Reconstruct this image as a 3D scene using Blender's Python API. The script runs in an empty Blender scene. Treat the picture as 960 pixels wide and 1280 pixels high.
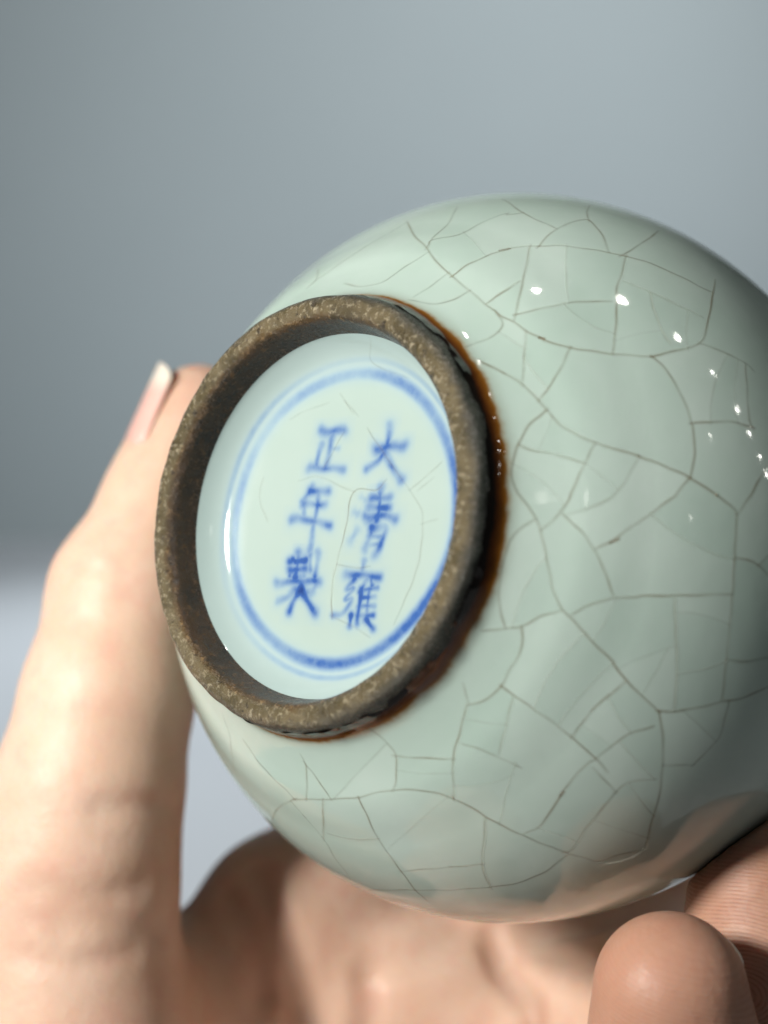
import bpy, bmesh, math, random
import numpy as np
from mathutils import Vector, Matrix
from mathutils.bvhtree import BVHTree

random.seed(7); rng = np.random.default_rng(7)
sc = bpy.context.scene
COL = sc.collection
MM = 0.001

# ------------------------------------------------------------------ camera
FPX, CX, CY = 1758.0, 480.0, 640.0            # focal length / centre for a 960 x 1280 frame
CAM_LOC = Vector((0.0, -0.17, 0.32))
PITCH = math.radians(10.0)                    # looking slightly down
cam_d = bpy.data.cameras.new('camera'); cam = bpy.data.objects.new('camera', cam_d); COL.objects.link(cam)
cam.location = CAM_LOC; cam.rotation_euler = (math.radians(90) - PITCH, 0, 0)
cam_d.sensor_fit = 'VERTICAL'; cam_d.sensor_height = 24.0; cam_d.sensor_width = 18.0
cam_d.lens = 24.0 * FPX / 1280.0
cam_d.clip_start = 0.005; cam_d.clip_end = 50
cam_d.dof.use_dof = True; cam_d.dof.focus_distance = 0.147
cam_d.dof.aperture_fstop = cam_d.lens / 3.5; cam_d.dof.aperture_blades = 0
sc.camera = cam
CAM = Matrix.Translation(CAM_LOC) @ cam.rotation_euler.to_matrix().to_4x4()

def W(p):                                     # camera-frame millimetres -> world metres
    return CAM @ (Vector((float(p[0]), float(p[1]), float(p[2]))) * MM)
def P(x, y, d):                               # photo direction + depth (mm) -> camera-frame mm
    return np.array([(x - CX) / FPX * d, -(y - CY) / FPX * d, -d])

# ------------------------------------------------------------------ world, lamps, exposure
w = bpy.data.worlds.new('World'); sc.world = w; w.use_nodes = True
bg = w.node_tree.nodes['Background']; bg.inputs[0].default_value = (0.80, 0.90, 1.0, 1); bg.inputs[1].default_value = 0.028
vs = sc.view_settings; vs.view_transform = 'Standard'; vs.look = 'None'; vs.exposure = 0.14; vs.gamma = 1.0
vs.use_curve_mapping = False

VC = np.array([14.659, -5.131, -171.799])     # centre of the vase body (camera-frame mm)
VN = np.array([-0.63848, 0.15054, 0.75477])   # outward direction of its foot
VN /= np.linalg.norm(VN)

def area_lamp(name, direction, dist, size, watts, col):
    d = np.array(direction, float); d /= np.linalg.norm(d)
    L = bpy.data.lights.new(name, 'AREA'); L.shape = 'DISK'; L.size = size; L.energy = watts; L.color = col
    o = bpy.data.objects.new(name, L); COL.objects.link(o)
    o.location = W(VC + d * dist * 1000)
    o.rotation_euler = (W(VC) - o.location).to_track_quat('-Z', 'Y').to_euler()
    return o
area_lamp('key_lamp', (-0.72, 0.30, 0.625), 0.31, 0.055, 1.34, (1.0, 0.96, 0.90))
def aimed(name, kind, loc, to, watts, col):
    l = bpy.data.lights.new(name, kind); l.energy = watts; l.color = col
    o = bpy.data.objects.new(name, l); COL.objects.link(o); o.location = loc
    o.rotation_euler = (Vector(to) - Vector(loc)).to_track_quat('-Z', 'Y').to_euler(); return l
l = aimed('wall_fill', 'SPOT', (.40, .35, .90), (.02, 1.45, .42), 36, (.95, .98, 1.0)); l.spot_size = math.radians(78); l.spot_blend = 1.0; l.shadow_soft_size = .08  # unseen spot, added to brighten the wall
l = aimed('table_fill', 'SPOT', (-.25, 1.15, 1.2), (-.15, .78, 0), 40, (.90, .96, 1.0)); l.spot_size = math.radians(57); l.spot_blend = 1.0; l.shadow_soft_size = .05  # unseen spot added to brighten the table top, cone kept off the vase
# small ceiling spots: each stands where the body mirrors it (pixel, watts, radius)
SPOTS = [(695, 350, 1.25, .014), (775, 375, 1.1, .014), (847, 423, .40, .013), (892, 468, .2, .010),
         (920, 511, .16, .009), (938, 541, .16, .009), (949, 571, .13, .009), (957, 592, .12, .009),
         (886, 546, .06, .010), (862, 647, .015, .006), (742, 623, .10, .028)]
BODY_R, BODY_C, BODY_P = 43.3, 35.6, 2.22            # superellipse: a full, slightly squat belly
def body_f(p):
    q = p - VC; h = q @ VN; rad = np.linalg.norm(q - h * VN)
    return (abs(h) / BODY_C) ** BODY_P + (rad / BODY_R) ** BODY_P - 1
def ray_body(x, y):
    d = P(x, y, 1.0); d /= np.linalg.norm(d)
    t0 = 110.0
    while body_f(d * t0) > 0 and t0 < 200: t0 += .5
    a, b = t0 - .5, t0
    for _ in range(40):
        m = (a + b) / 2
        if body_f(d * m) > 0: a = m
        else: b = m
    p = d * b; e = np.eye(3) * .01
    n = np.array([body_f(p + e[i]) - body_f(p - e[i]) for i in range(3)]); n /= np.linalg.norm(n)
    return p, n, d
for i, (x, y, wt, rad) in enumerate(SPOTS):
    p, n, d = ray_body(x, y)
    r = d - 2 * (d @ n) * n
    L = bpy.data.lights.new('ceiling_spot', 'POINT'); L.energy = wt; L.shadow_soft_size = rad; L.color = (1.0, 0.97, 0.90)
    o = bpy.data.objects.new('ceiling_spot', L); COL.objects.link(o); o.location = W(p + r * 750)

# ------------------------------------------------------------------ material helpers
def new_mat(name):
    m = bpy.data.materials.new(name); m.use_nodes = True
    nt = m.node_tree; b = nt.nodes['Principled BSDF']
    return m, nt, b
def N(nt, t, **kw):
    n = nt.nodes.new(t)
    for k, v in kw.items():
        if hasattr(n, k): setattr(n, k, v)
        else: n.inputs[k].default_value = v
    return n
def L_(nt, a, b): nt.links.new(a, b)
def ramp(nt, fac, stops, interp='LINEAR'):
    r = nt.nodes.new('ShaderNodeValToRGB'); r.color_ramp.interpolation = interp
    el = r.color_ramp.elements
    while len(el) < len(stops): el.new(0.5)
    for e, (p, c) in zip(el, stops):
        e.position = p; e.color = (*c, 1) if len(c) == 3 else c
    L_(nt, fac, r.inputs[0]); return r
def noise(nt, scale, detail=4, rough=.5, vec=None, dist=0.0):
    n = nt.nodes.new('ShaderNodeTexNoise'); n.inputs['Scale'].default_value = scale
    n.inputs['Detail'].default_value = detail; n.inputs['Roughness'].default_value = rough
    n.inputs['Distortion'].default_value = dist
    if vec is not None: L_(nt, vec, n.inputs['Vector'])
    return n
def attr(nt, name):
    n = nt.nodes.new('ShaderNodeAttribute'); n.attribute_name = name; return n
def mix(nt, fac, a, b, mode='MIX'):
    n = nt.nodes.new('ShaderNodeMix'); n.data_type = 'RGBA'; n.blend_type = mode
    for sock, v in ((n.inputs[0], fac), (n.inputs[6], a), (n.inputs[7], b)):
        if hasattr(v, 'is_output'): L_(nt, v, sock)
        elif isinstance(v, (int, float)): sock.default_value = v
        else: sock.default_value = (*v, 1)
    return n.outputs[2]
def math_(nt, op, a, b=None, clamp=False):
    n = nt.nodes.new('ShaderNodeMath'); n.operation = op; n.use_clamp = clamp
    for i, v in enumerate((a, b)):
        if v is None: continue
        if hasattr(v, 'is_output'): L_(nt, v, n.inputs[i])
        else: n.inputs[i].default_value = v
    return n.outputs[0]
def bump(nt, b, height, strength, dist):
    n = nt.nodes.new('ShaderNodeBump'); n.inputs['Strength'].default_value = strength
    n.inputs['Distance'].default_value = dist; L_(nt, height, n.inputs['Height']); L_(nt, n.outputs[0], b.inputs['Normal'])
    return n

def mat_glaze():
    m, nt, b = new_mat('celadon_glaze')
    tc = N(nt, 'ShaderNodeTexCoord').outputs['Object']
    n1 = noise(nt, 60, 3, .5, tc); n2 = noise(nt, 420, 3, .6, tc)
    c = mix(nt, ramp(nt, n1.outputs[0], [(.35, (0, 0, 0)), (.68, (1, 1, 1))]).outputs[0], (.405, .515, .465), (.46, .565, .52))
    c = mix(nt, math_(nt, 'MULTIPLY', n2.outputs[0], .14), c, (.33, .455, .375))
    n3 = noise(nt, 28, 2, .5, tc)
    c = mix(nt, ramp(nt, n3.outputs[0], [(.62, (0, 0, 0)), (.78, (.35, .35, .35))]).outputs[0], c, (.48, .50, .33))
    # thin glaze near the foot, then the iron-brown edge (attribute ph = height along the profile in mm)
    ph = attr(nt, 'ph').outputs['Fac']
    wob = math_(nt, 'MULTIPLY', math_(nt, 'SUBTRACT', noise(nt, 210, 4, .65, tc).outputs[0], .5), 1.5)
    ph2 = math_(nt, 'ADD', ph, wob)
    t = math_(nt, 'MULTIPLY', math_(nt, 'SUBTRACT', ph2, 31.9), 1 / 3.4, True)
    r = ramp(nt, t, [(.0, (0, 0, 0)), (.20, (.10, .10, .10)), (.30, (.55, .55, .55)), (.36, (1, 1, 1))])
    tan = ramp(nt, t, [(.0, (.46, .50, .33)), (.30, (.28, .16, .04)), (.42, (.20, .075, .012)), (.62, (.11, .034, .007)), (.78, (.012, .008, .005))])
    c = mix(nt, r.outputs[0], c, tan.outputs[0])
    tint = attr(nt, 'tint').outputs['Fac']
    hsv = N(nt, 'ShaderNodeHueSaturation'); L_(nt, c, hsv.inputs['Color'])
    L_(nt, math_(nt, 'ADD', math_(nt, 'MULTIPLY', tint, .042), 1.0), hsv.inputs['Value'])
    L_(nt, math_(nt, 'ADD', math_(nt, 'MULTIPLY', tint, -.07), 1.0), hsv.inputs['Saturation'])
    c = hsv.outputs[0]
    L_(nt, c, b.inputs['Base Color'])
    b.inputs['Roughness'].default_value = .06; b.inputs['IOR'].default_value = 1.5
    b.inputs['Subsurface Weight'].default_value = .22; b.inputs['Subsurface Radius'].default_value = (.8, 1.0, .8)
    b.inputs['Subsurface Scale'].default_value = .0012
    bump(nt, b, noise(nt, 260, 2, .5, tc).outputs[0], .10, .0004)
    return m
def mat_base_glaze():
    m, nt, b = new_mat('base_glaze_with_cobalt')
    tc = N(nt, 'ShaderNodeTexCoord').outputs['Object']
    n1 = noise(nt, 90, 3, .5, tc)
    c = mix(nt, n1.outputs[0], (.355, .452, .415), (.40, .495, .46))
    edge = attr(nt, 'edge').outputs['Fac']
    c = mix(nt, edge, c, (.39, .50, .50))
    co = attr(nt, 'cobalt').outputs['Fac']
    n2 = noise(nt, 900, 3, .6, tc)
    k = math_(nt, 'MULTIPLY', co, math_(nt, 'ADD', math_(nt, 'MULTIPLY', n2.outputs[0], .5), .75), True)
    blue = ramp(nt, k, [(0, (.27, .42, .56)), (.25, (.115, .245, .47)), (.6, (.045, .115, .34)), (1, (.012, .028, .15))])
    c = mix(nt, math_(nt, 'MULTIPLY', k, 1.7, True), c, blue.outputs[0])
    L_(nt, c, b.inputs['Base Color'])
    b.inputs['Roughness'].default_value = .07; b.inputs['IOR'].default_value = 1.5
    b.inputs['Subsurface Weight'].default_value = .15; b.inputs['Subsurface Radius'].default_value = (.8, 1, 1)
    b.inputs['Subsurface Scale'].default_value = .0006
    bump(nt, b, noise(nt, 180, 2, .5, tc).outputs[0], .10, .0005)
    return m
def mat_foot():
    m, nt, b = new_mat('burnt_iron_foot')
    tc = N(nt, 'ShaderNodeTexCoord').outputs['Object']
    n1 = noise(nt, 190, 6, .7, tc); n2 = noise(nt, 1500, 5, .75, tc); n3 = noise(nt, 900, 4, .7, tc)
    c = ramp(nt, n1.outputs[0], [(.28, (.040, .030, .012)), (.44, (.085, .067, .030)), (.58, (.150, .120, .064)), (.72, (.10, .064, .018))]).outputs[0]
    c = mix(nt, ramp(nt, n2.outputs[0], [(.55, (0, 0, 0)), (.66, (.9, .9, .9))]).outputs[0], c, (.42, .37, .26))
    c = mix(nt, ramp(nt, n3.outputs[0], [(.33, (.9, .9, .9)), (.43, (0, 0, 0))]).outputs[0], c, (.025, .018, .010))
    s = attr(nt, 's').outputs['Fac']
    sn = math_(nt, 'ADD', s, math_(nt, 'MULTIPLY', math_(nt, 'SUBTRACT', n1.outputs[0], .5), .22))
    inner = ramp(nt, sn, [(.50, (1, 1, 1)), (.56, (.65, .46, .22)), (.64, (.42, .23, .075)), (1.0, (.34, .17, .055))])
    c2 = mix(nt, 1.0, c, inner.outputs[0], 'MULTIPLY')
    outer = ramp(nt, sn, [(.05, (.022, .020, .015)), (.20, (.060, .064, .052)), (.30, (.085, .080, .060))])
    onwall = ramp(nt, sn, [(.26, (1, 1, 1)), (.37, (0, 0, 0))])
    c2 = mix(nt, onwall.outputs[0], c2, outer.outputs[0])
    L_(nt, c2, b.inputs['Base Color'])
    L_(nt, ramp(nt, n2.outputs[0], [(.3, (.14, .14, .14)), (.7, (.36, .36, .36))]).outputs[0], b.inputs['Roughness'])
    b.inputs['IOR'].default_value = 1.55
    h = math_(nt, 'ADD', math_(nt, 'MULTIPLY', n1.outputs[0], 1.2), n2.outputs[0])
    h = math_(nt, 'ADD', h, math_(nt, 'MULTIPLY', n3.outputs[0], .5))
    bump(nt, b, h, .8, .0005)
    return m
def mat_crack():
    m, nt, b = new_mat('crackle_line')
    u = attr(nt, 'u').outputs['Fac']; st = attr(nt, 'strength').outputs['Fac']; pale = attr(nt, 'pale').outputs['Fac']
    tc = N(nt, 'ShaderNodeTexCoord').outputs['Object']
    n1 = noise(nt, 350, 3, .6, tc)
    au = math_(nt, 'ABSOLUTE', u)
    core = ramp(nt, au, [(.0, (.85, .85, .85)), (.25, (.66, .66, .66)), (.45, (.25, .25, .25)), (1.0, (0, 0, 0))]).outputs[0]
    side = ramp(nt, u, [(.08, (0, 0, 0)), (.36, (.85, .85, .85)), (.95, (0, 0, 0))]).outputs[0]
    dark = math_(nt, 'MULTIPLY', core, math_(nt, 'MULTIPLY', st, math_(nt, 'ADD', math_(nt, 'MULTIPLY', n1.outputs[0], .8), .36)), True)
    lite = math_(nt, 'MULTIPLY', math_(nt, 'MULTIPLY', side, pale), 1.0, True)
    al = math_(nt, 'MAXIMUM', dark, lite)
    c = mix(nt, ramp(nt, math_(nt, 'SUBTRACT', dark, lite), [(.0, (1, 1, 1)), (.12, (0, 0, 0))]).outputs[0], (.24, .185, .11), (.60, .68, .61))
    L_(nt, c, b.inputs['Base Color']); b.inputs['Roughness'].default_value = .08; b.inputs['IOR'].default_value = 1.5
    L_(nt, al, b.inputs['Alpha'])
    return m
def mat_skin():
    m, nt, b = new_mat('skin')
    tc = N(nt, 'ShaderNodeTexCoord').outputs['Object']
    red_shade = attr(nt, 'red_shade').outputs['Fac']
    n1 = noise(nt, 90, 4, .6, tc); n2 = noise(nt, 600, 4, .6, tc)
    c = mix(nt, ramp(nt, n1.outputs[0], [(.40, (0, 0, 0)), (.62, (1, 1, 1))]).outputs[0], (.72, .505, .385), (.76, .56, .45))
    c = mix(nt, math_(nt, 'MULTIPLY', n2.outputs[0], .35), c, (.70, .46, .32))
    pk_ = noise(nt, 210, 4, .65, tc)
    c = mix(nt, ramp(nt, pk_.outputs[0], [(.48, (0, 0, 0)), (.70, (.55, .55, .55))]).outputs[0], c, (.70, .40, .31))
    c = mix(nt, red_shade, c, (.34, .145, .085))  # skin redness, and the shade painted on the ring and pinky tips
    ph = attr(nt, 'ridge').outputs['Fac']; amt = attr(nt, 'ridge_amount').outputs['Fac']
    wob = math_(nt, 'MULTIPLY', math_(nt, 'SUBTRACT', noise(nt, 260, 2, .5, tc).outputs[0], .5), 5.0)
    s = math_(nt, 'SINE', math_(nt, 'ADD', math_(nt, 'MULTIPLY', ph, 2 * math.pi), wob))
    brk = ramp(nt, noise(nt, 700, 3, .6, tc).outputs[0], [(.35, (.25, .25, .25)), (.6, (1, 1, 1))]).outputs[0]
    groove_shade = math_(nt, 'MULTIPLY', math_(nt, 'MULTIPLY', math_(nt, 'MULTIPLY', math_(nt, 'SUBTRACT', .4, s), .28), brk), amt, True)
    c = mix(nt, groove_shade, c, (.22, .085, .05))  # shade in the print valleys, put into the skin colour
    L_(nt, c, b.inputs['Base Color'])
    b.inputs['Roughness'].default_value = .46; b.inputs['IOR'].default_value = 1.4
    b.inputs['Specular IOR Level'].default_value = .45
    b.inputs['Subsurface Weight'].default_value = .45; b.inputs['Subsurface Radius'].default_value = (1.0, .36, .18)
    b.inputs['Subsurface Scale'].default_value = .0035
    h = math_(nt, 'MULTIPLY', s, math_(nt, 'MULTIPLY', amt, math_(nt, 'MULTIPLY', brk, .28)))
    pore = math_(nt, 'MULTIPLY', noise(nt, 1400, 3, .6, tc).outputs[0], .9)
    wr = math_(nt, 'MULTIPLY', noise(nt, 330, 4, .6, tc, .6).outputs[0], 1.1)
    bump(nt, b, math_(nt, 'ADD', math_(nt, 'ADD', h, pore), wr), .55, .00016)
    return m
def mat_nail():
    m, nt, b = new_mat('fingernail')
    t = attr(nt, 't').outputs['Fac']
    c = ramp(nt, t, [(.0, (.84, .62, .55)), (.15, (.80, .46, .40)), (.66, (.80, .48, .42)), (.82, (.82, .70, .60)), (1, (.84, .76, .66))]).outputs[0]
    L_(nt, c, b.inputs['Base Color']); b.inputs['Roughness'].default_value = .25
    b.inputs['Subsurface Weight'].default_value = .3; b.inputs['Subsurface Scale'].default_value = .002
    b.inputs['Subsurface Radius'].default_value = (1, .5, .4)
    return m
def mat_plain(name, c0, c1, scale, rough):
    m, nt, b = new_mat(name)
    tc = N(nt, 'ShaderNodeTexCoord').outputs['Object']
    n1 = noise(nt, scale, 5, .6, tc)
    L_(nt, mix(nt, n1.outputs[0], c0, c1), b.inputs['Base Color']); b.inputs['Roughness'].default_value = rough
    bump(nt, b, noise(nt, scale * 20, 4, .6, tc).outputs[0], .15, .002)
    return m
M_GLAZE, M_BASE, M_FOOT, M_CRACK, M_SKIN, M_NAIL = mat_glaze(), mat_base_glaze(), mat_foot(), mat_crack(), mat_skin(), mat_nail()
M_TABLE = mat_plain('table_white', (.70, .73, .77), (.75, .78, .81), 6, .45)
M_WALL = mat_plain('wall_grey', (.43, .497, .515), (.48, .543, .56), 3, .8)

def mesh_obj(name, verts, faces, mat, parent=None, smooth=True, attrs=None):
    me = bpy.data.meshes.new(name)
    me.from_pydata([tuple(map(float, v)) for v in verts], [], [tuple(map(int, f)) for f in faces]); me.update()
    if smooth: me.polygons.foreach_set('use_smooth', np.ones(len(me.polygons), bool))
    for k, v in (attrs or {}).items():
        a = me.attributes.new(k, 'FLOAT', 'POINT'); a.data.foreach_set('value', np.asarray(v, np.float32))
    me.materials.append(mat)
    o = bpy.data.objects.new(name, me); COL.objects.link(o)
    if parent is not None: o.parent = parent
    return o

# ------------------------------------------------------------------ setting: table top and wall
YW = 1.45
def sheet(name, vs_, mat):
    o = mesh_obj(name, vs_, [(0, 1, 2, 3)], mat, smooth=False); o['kind'] = 'structure'; return o
sheet('table', [(-.95, -.75, 0), (.70, -.75, 0), (.70, YW, 0), (-.95, YW, 0)], M_TABLE)
sheet('wall', [(-.95, YW, 0), (.70, YW, 0), (.70, YW, 1.1), (-.95, YW, 1.1)], M_WALL)

# ------------------------------------------------------------------ vase
vase = bpy.data.objects.new('vase', None); COL.objects.link(vase)
vase['label'] = 'crackled celadon porcelain vase held tilted, blue six character mark on its base'
vase['category'] = 'vase'
Rw = CAM.to_3x3()
zax = (Rw @ Vector(VN)).normalized()                    # local +Z = out of the foot (the vase lies on its side, foot first)
yax = (Rw @ Vector((0, 1, 0))); yax = (yax - zax * yax.dot(zax)).normalized(); xax = yax.cross(zax)
B3 = Matrix((xax, yax, zax)).transposed()
FOOT_H = 36.9
VM = B3.to_4x4(); VM.translation = W(VC + VN * FOOT_H)   # origin at the centre of the foot
vase.matrix_world = VM
VMi = VM.inverted()
def to_local(p):                                         # camera mm -> vase local metres
    return VMi @ W(p)

def body_h(r): return BODY_C * max(0, 1 - (r / BODY_R) ** BODY_P) ** (1 / BODY_P)
def catmull(pts, n):
    pts = [np.array(p, float) for p in pts]; pts = [2 * pts[0] - pts[1]] + pts + [2 * pts[-1] - pts[-2]]
    out = []
    for i in range(1, len(pts) - 2):
        p0, p1, p2, p3 = pts[i - 1:i + 3]
        for k in range(n):
            t = k / n
            out.append(.5 * (2 * p1 + (p2 - p0) * t + (2 * p0 - 5 * p1 + 4 * p2 - p3) * t * t + (3 * p1 - p0 - 3 * p2 + p3) * t ** 3))
    out.append(pts[-2]); return out

def lathe(name, prof, seg, mat, attrs_fn=None, wob=None, close_start=False):
    """prof: (radius mm, height mm from body centre)."""
    n = len(prof); vs_ = []; fs = []; at = {}
    for i, (r, h) in enumerate(prof):
        for j in range(seg):
            a = 2 * math.pi * j / seg
            rr, hh = (r, h) if wob is None else wob(i, r, h, a)
            vs_.append((rr * math.cos(a) * MM, rr * math.sin(a) * MM, (hh - FOOT_H) * MM))
            if attrs_fn:
                for k, v in attrs_fn(i, r, h, a).items(): at.setdefault(k, []).append(v)
    for i in range(n - 1):
        for j in range(seg):
            k = (j + 1) % seg
            fs.append((i * seg + j, i * seg + k, (i + 1) * seg + k, (i + 1) * seg + j))
    return mesh_obj(name, vs_, fs, mat, vase, attrs=at)

# body: foot edge -> fillet -> belly -> shoulder -> neck -> lip -> inside
prof = [(22.78, 35.25), (22.92, 34.6), (23.1, 33.8), (23.5, 32.95), (24.25, 32.05), (25.6, 30.95), (27.3, 29.75), (29.5, body_h(29.5) + .6), (31.5, body_h(31.5) + .38), (33.4, body_h(33.4) + .06)]
prof = catmull(prof, 12); NFIL = len(prof)
prof += [(r, body_h(r)) for r in 34.0 + (BODY_R - .0 - 34.0) * np.sin(np.linspace(0, math.pi / 2, 120))]
ang = np.linspace(math.radians(90), math.radians(158), 70)[1:]
prof += [(BODY_R * math.sin(a), 43.0 * math.cos(a)) for a in ang]
r_end, h_end = prof[-1]
prof += catmull([(r_end, h_end), (13.2, -41.8), (11.2, -44.5), (10.2, -50), (10.0, -58), (11.0, -63), (13.2, -66.5), (14.6, -67.6),
                 (14.2, -68.3), (12.6, -66.8), (9.6, -62.5), (8.4, -57), (8.2, -50), (9.0, -44.5), (14, -40), (30, -28), (38, -8), (38, 6), (30, 22), (12, 27), (.05, 27.4)], 6)[1:]
def body_wob(i, r, h, a):
    r = r * (1 + .0010 * math.sin(3 * a + h * .05) + .0007 * math.sin(7 * a + 1 + h * .1))
    if i < 40:                                                         # the thick, uneven end of the glaze
        k = (1 - i / 40) ** 2
        r += k * (.10 * math.sin(9 * a + 1) * math.sin(4 * a) + .10 * math.sin(23 * a + 2.1) * math.sin(5 * a + 1) + .05 * math.sin(51 * a))
    return r, h
SEG = 640
body = lathe('body', prof, SEG, M_GLAZE, attrs_fn=lambda i, r, h, a: {'ph': h if i < NFIL else 0.0}, wob=body_wob)

# unglazed foot ring, rim rounded and slightly worn
fprof = catmull([(22.80, 33.9), (22.78, 34.8), (22.70, 35.6), (22.45, 36.3), (21.95, 36.75), (21.2, 36.9), (20.5, 36.8), (20.0, 36.4), (19.75, 35.8), (19.6, 35.0), (19.45, 34.0), (19.25, 33.0), (19.1, 32.0)], 7)
nf = len(fprof)
def foot_wob(i, r, h, a):
    e = .10 * math.sin(5 * a + .7) * math.sin(2 * a) + .06 * math.sin(13 * a + i * .3) + .04 * math.sin(31 * a + 2)
    e += .04 * math.sin(47 * a + 1.3) * math.sin(3 * a + .4) + .07 * math.sin(29 * a * a * .16 + i * .15) * math.sin(7 * a)
    top = math.exp(-((i / nf - .5) / .3) ** 2)
    e *= 1.3
    if i > .7 * nf: e = 0
    return r + .5 * e * (1 - top), h + e * .5 * top
lathe('foot_ring', fprof, 420, M_FOOT, attrs_fn=lambda i, r, h, a: {'s': i / (nf - 1)}, wob=foot_wob)

# ---- recessed glazed base with the cobalt mark
def base_h(r):
    t = np.clip((r - 15.4) / (19.25 - 15.4), 0, 1.1)
    return 30.5 + .12 * (1 - np.clip(r / 14, 0, 1) ** 2) + 2.5 * t ** 2.2
NR, NA = 240, 900
rr = np.concatenate([[0.02], np.linspace(.2, 19.28, NR - 1)])
aa = np.linspace(0, 2 * math.pi, NA, endpoint=False)
Rg, Ag = np.meshgrid(rr, aa, indexing='ij')
bx, by = Rg * np.cos(Ag), Rg * np.sin(Ag); bh = base_h(Rg)
R3 = np.array([list(xax), list(yax), list(zax)])                       # rows: local axes in world
RwN = np.array([list(r) for r in Rw])
AX = R3 @ RwN                                                          # rows: local axes in camera frame
def px_to_base(x, y, h0=30.55):                                         # photo pixel -> local mm on the base plane
    d = P(x, y, 1.0)
    t = (VC @ VN + h0) / (d @ VN)
    q = d * t - VC
    return np.array([q @ AX[0], q @ AX[1]])
K2 = lambda X, Y: (320 + X / 4.268, 500 + Y / 4.267)
STROKES = [  # (points in a 4.27x enlargement of the mark, width, strength)
 # da
 ([(645, 258), (700, 252), (788, 240)], 19, .9), ([(716, 130), (706, 200), (690, 270), (650, 330), (592, 366)], 15, .75), ([(692, 285), (730, 360), (776, 424)], 16, .95),
 # qing
 ([(566, 515), (584, 530)], 12, .4), ([(524, 598), (542, 610)], 14, .5), ([(503, 756), (545, 690)], 15, .55),
 ([(618, 527), (714, 518)], 15, .8), ([(612, 574), (715, 574)], 15, .85), ([(588, 626), (680, 618), (745, 632)], 17, .8), ([(672, 466), (662, 540), (650, 640)], 14, .85),
 ([(622, 682), (606, 740), (582, 800)], 14, .6), ([(622, 682), (690, 682), (672, 760), (640, 828)], 16, .75), ([(606, 728), (676, 728)], 12, .6), ([(596, 772), (660, 772)], 12, .6),
 # yong
 ([(576, 858), (568, 912)], 12, .6), ([(482, 934), (570, 934), (662, 944)], 15, .85),
 ([(530, 950), (486, 1008), (520, 1006), (476, 1064), (512, 1062), (462, 1136), (412, 1150)], 11, .8),
 ([(592, 955), (574, 990), (552, 1024)], 11, .8), ([(562, 1010), (552, 1100), (538, 1192)], 11, .85), ([(612, 955), (620, 988)], 11, .8), ([(562, 1012), (648, 1004)], 10, .75), ([(556, 1056), (634, 1050)], 10, .75),
 ([(550, 1102), (630, 1096)], 10, .75), ([(545, 1150), (626, 1148)], 11, .8), ([(606, 1005), (588, 1150)], 10, .75), ([(506, 1150), (498, 1208)], 11, 1.0), ([(584, 1168), (622, 1222)], 12, 1.15),
 ([(648, 520), (630, 640), (625, 800)], 46, .22), ([(565, 950), (545, 1060), (530, 1150)], 55, .20), ([(250, 840), (235, 930), (230, 1000)], 52, .26), ([(325, 490), (310, 640)], 34, .20), ([(395, 190), (360, 340)], 26, .18),
 # zheng
 ([(352, 166), (410, 166), (472, 160)], 17, .85), ([(416, 170), (396, 260), (374, 356)], 15, .75), ([(396, 262), (440, 256)], 11, .5), ([(348, 240), (334, 300), (322, 356)], 14, .7), ([(290, 362), (380, 366), (466, 370)], 16, .75),
 # nian
 ([(304, 456), (278, 500), (246, 540)], 12, .55), ([(290, 486), (385, 487)], 16, .75), ([(258, 556), (374, 560)], 15, .7), ([(268, 520), (256, 626)], 14, .6), ([(195, 634), (300, 645), (398, 672)], 16, .8), ([(338, 490), (320, 620), (288, 792)], 14, .75),
 # zhi
 ([(182, 862), (266, 856)], 14, .8), ([(176, 906), (264, 902)], 14, .8), ([(226, 816), (222, 880), (212, 946)], 15, .8), ([(200, 850), (212, 862)], 11, 1.3), ([(188, 862), (180, 935)], 11, .7), ([(258, 862), (256, 936)], 11, .7),
 ([(292, 830), (290, 904)], 13, .7), ([(332, 816), (326, 880), (318, 936)], 14, .75), ([(110, 976), (220, 966), (344, 966)], 15, .75), ([(240, 940), (244, 1010)], 14, .8), ([(206, 1010), (170, 1050), (118, 1076)], 15, .65),
 ([(240, 1000), (206, 1060), (176, 1130)], 16, .9), ([(190, 1030), (300, 1022)], 15, .7), ([(244, 1010), (280, 1080), (318, 1134)], 17, 1.05), ([(322, 984), (290, 1040)], 13, .7)]
cob = np.zeros(bx.shape)
for pts, wd, st in STROKES:
    q = [px_to_base(*K2(*p)) for p in pts]
    q = np.array(catmull(q, 5)); sca = np.linalg.norm(px_to_base(451, 650) - px_to_base(450, 651)) / 1.414 / 4.27
    hw = wd * 1.75 * sca                                               # half width in mm (brush, foreshortening undone)
    lo, hi = q.min(0) - 1.5, q.max(0) + 1.5
    sel = np.nonzero((bx > lo[0]) & (bx < hi[0]) & (by > lo[1]) & (by < hi[1]))
    pp = np.stack([bx[sel], by[sel]], 1); dm = np.full(len(pp), 9.0)
    nseg = len(q) - 1
    for i in range(nseg):
        a, b_ = q[i], q[i + 1]; ab = b_ - a
        t = np.clip(((pp - a) @ ab) / (ab @ ab + 1e-9), 0, 1)
        g = (i + t) / nseg; ww = hw * (.82 + .36 * np.abs(2 * g - 1) ** 1.5 - .12 * g)
        dm = np.minimum(dm, np.linalg.norm(pp - a - t[:, None] * ab, axis=1) / ww)
    v = st * (.50 if wd < 25 else .62) * np.exp(-(dm / 1.0) ** 2.0) + st * .12 * np.exp(-(dm / 2.4) ** 2)
    cob[sel] = np.maximum(cob[sel], v) + .25 * np.minimum(cob[sel], v)
wobr = .16 * np.sin(2 * Ag + .5) + .09 * np.sin(5 * Ag + 2)
def ringline(r0, wd, st): return st * np.exp(-np.abs((Rg - r0 - wobr) / wd) ** 2.4)
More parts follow.
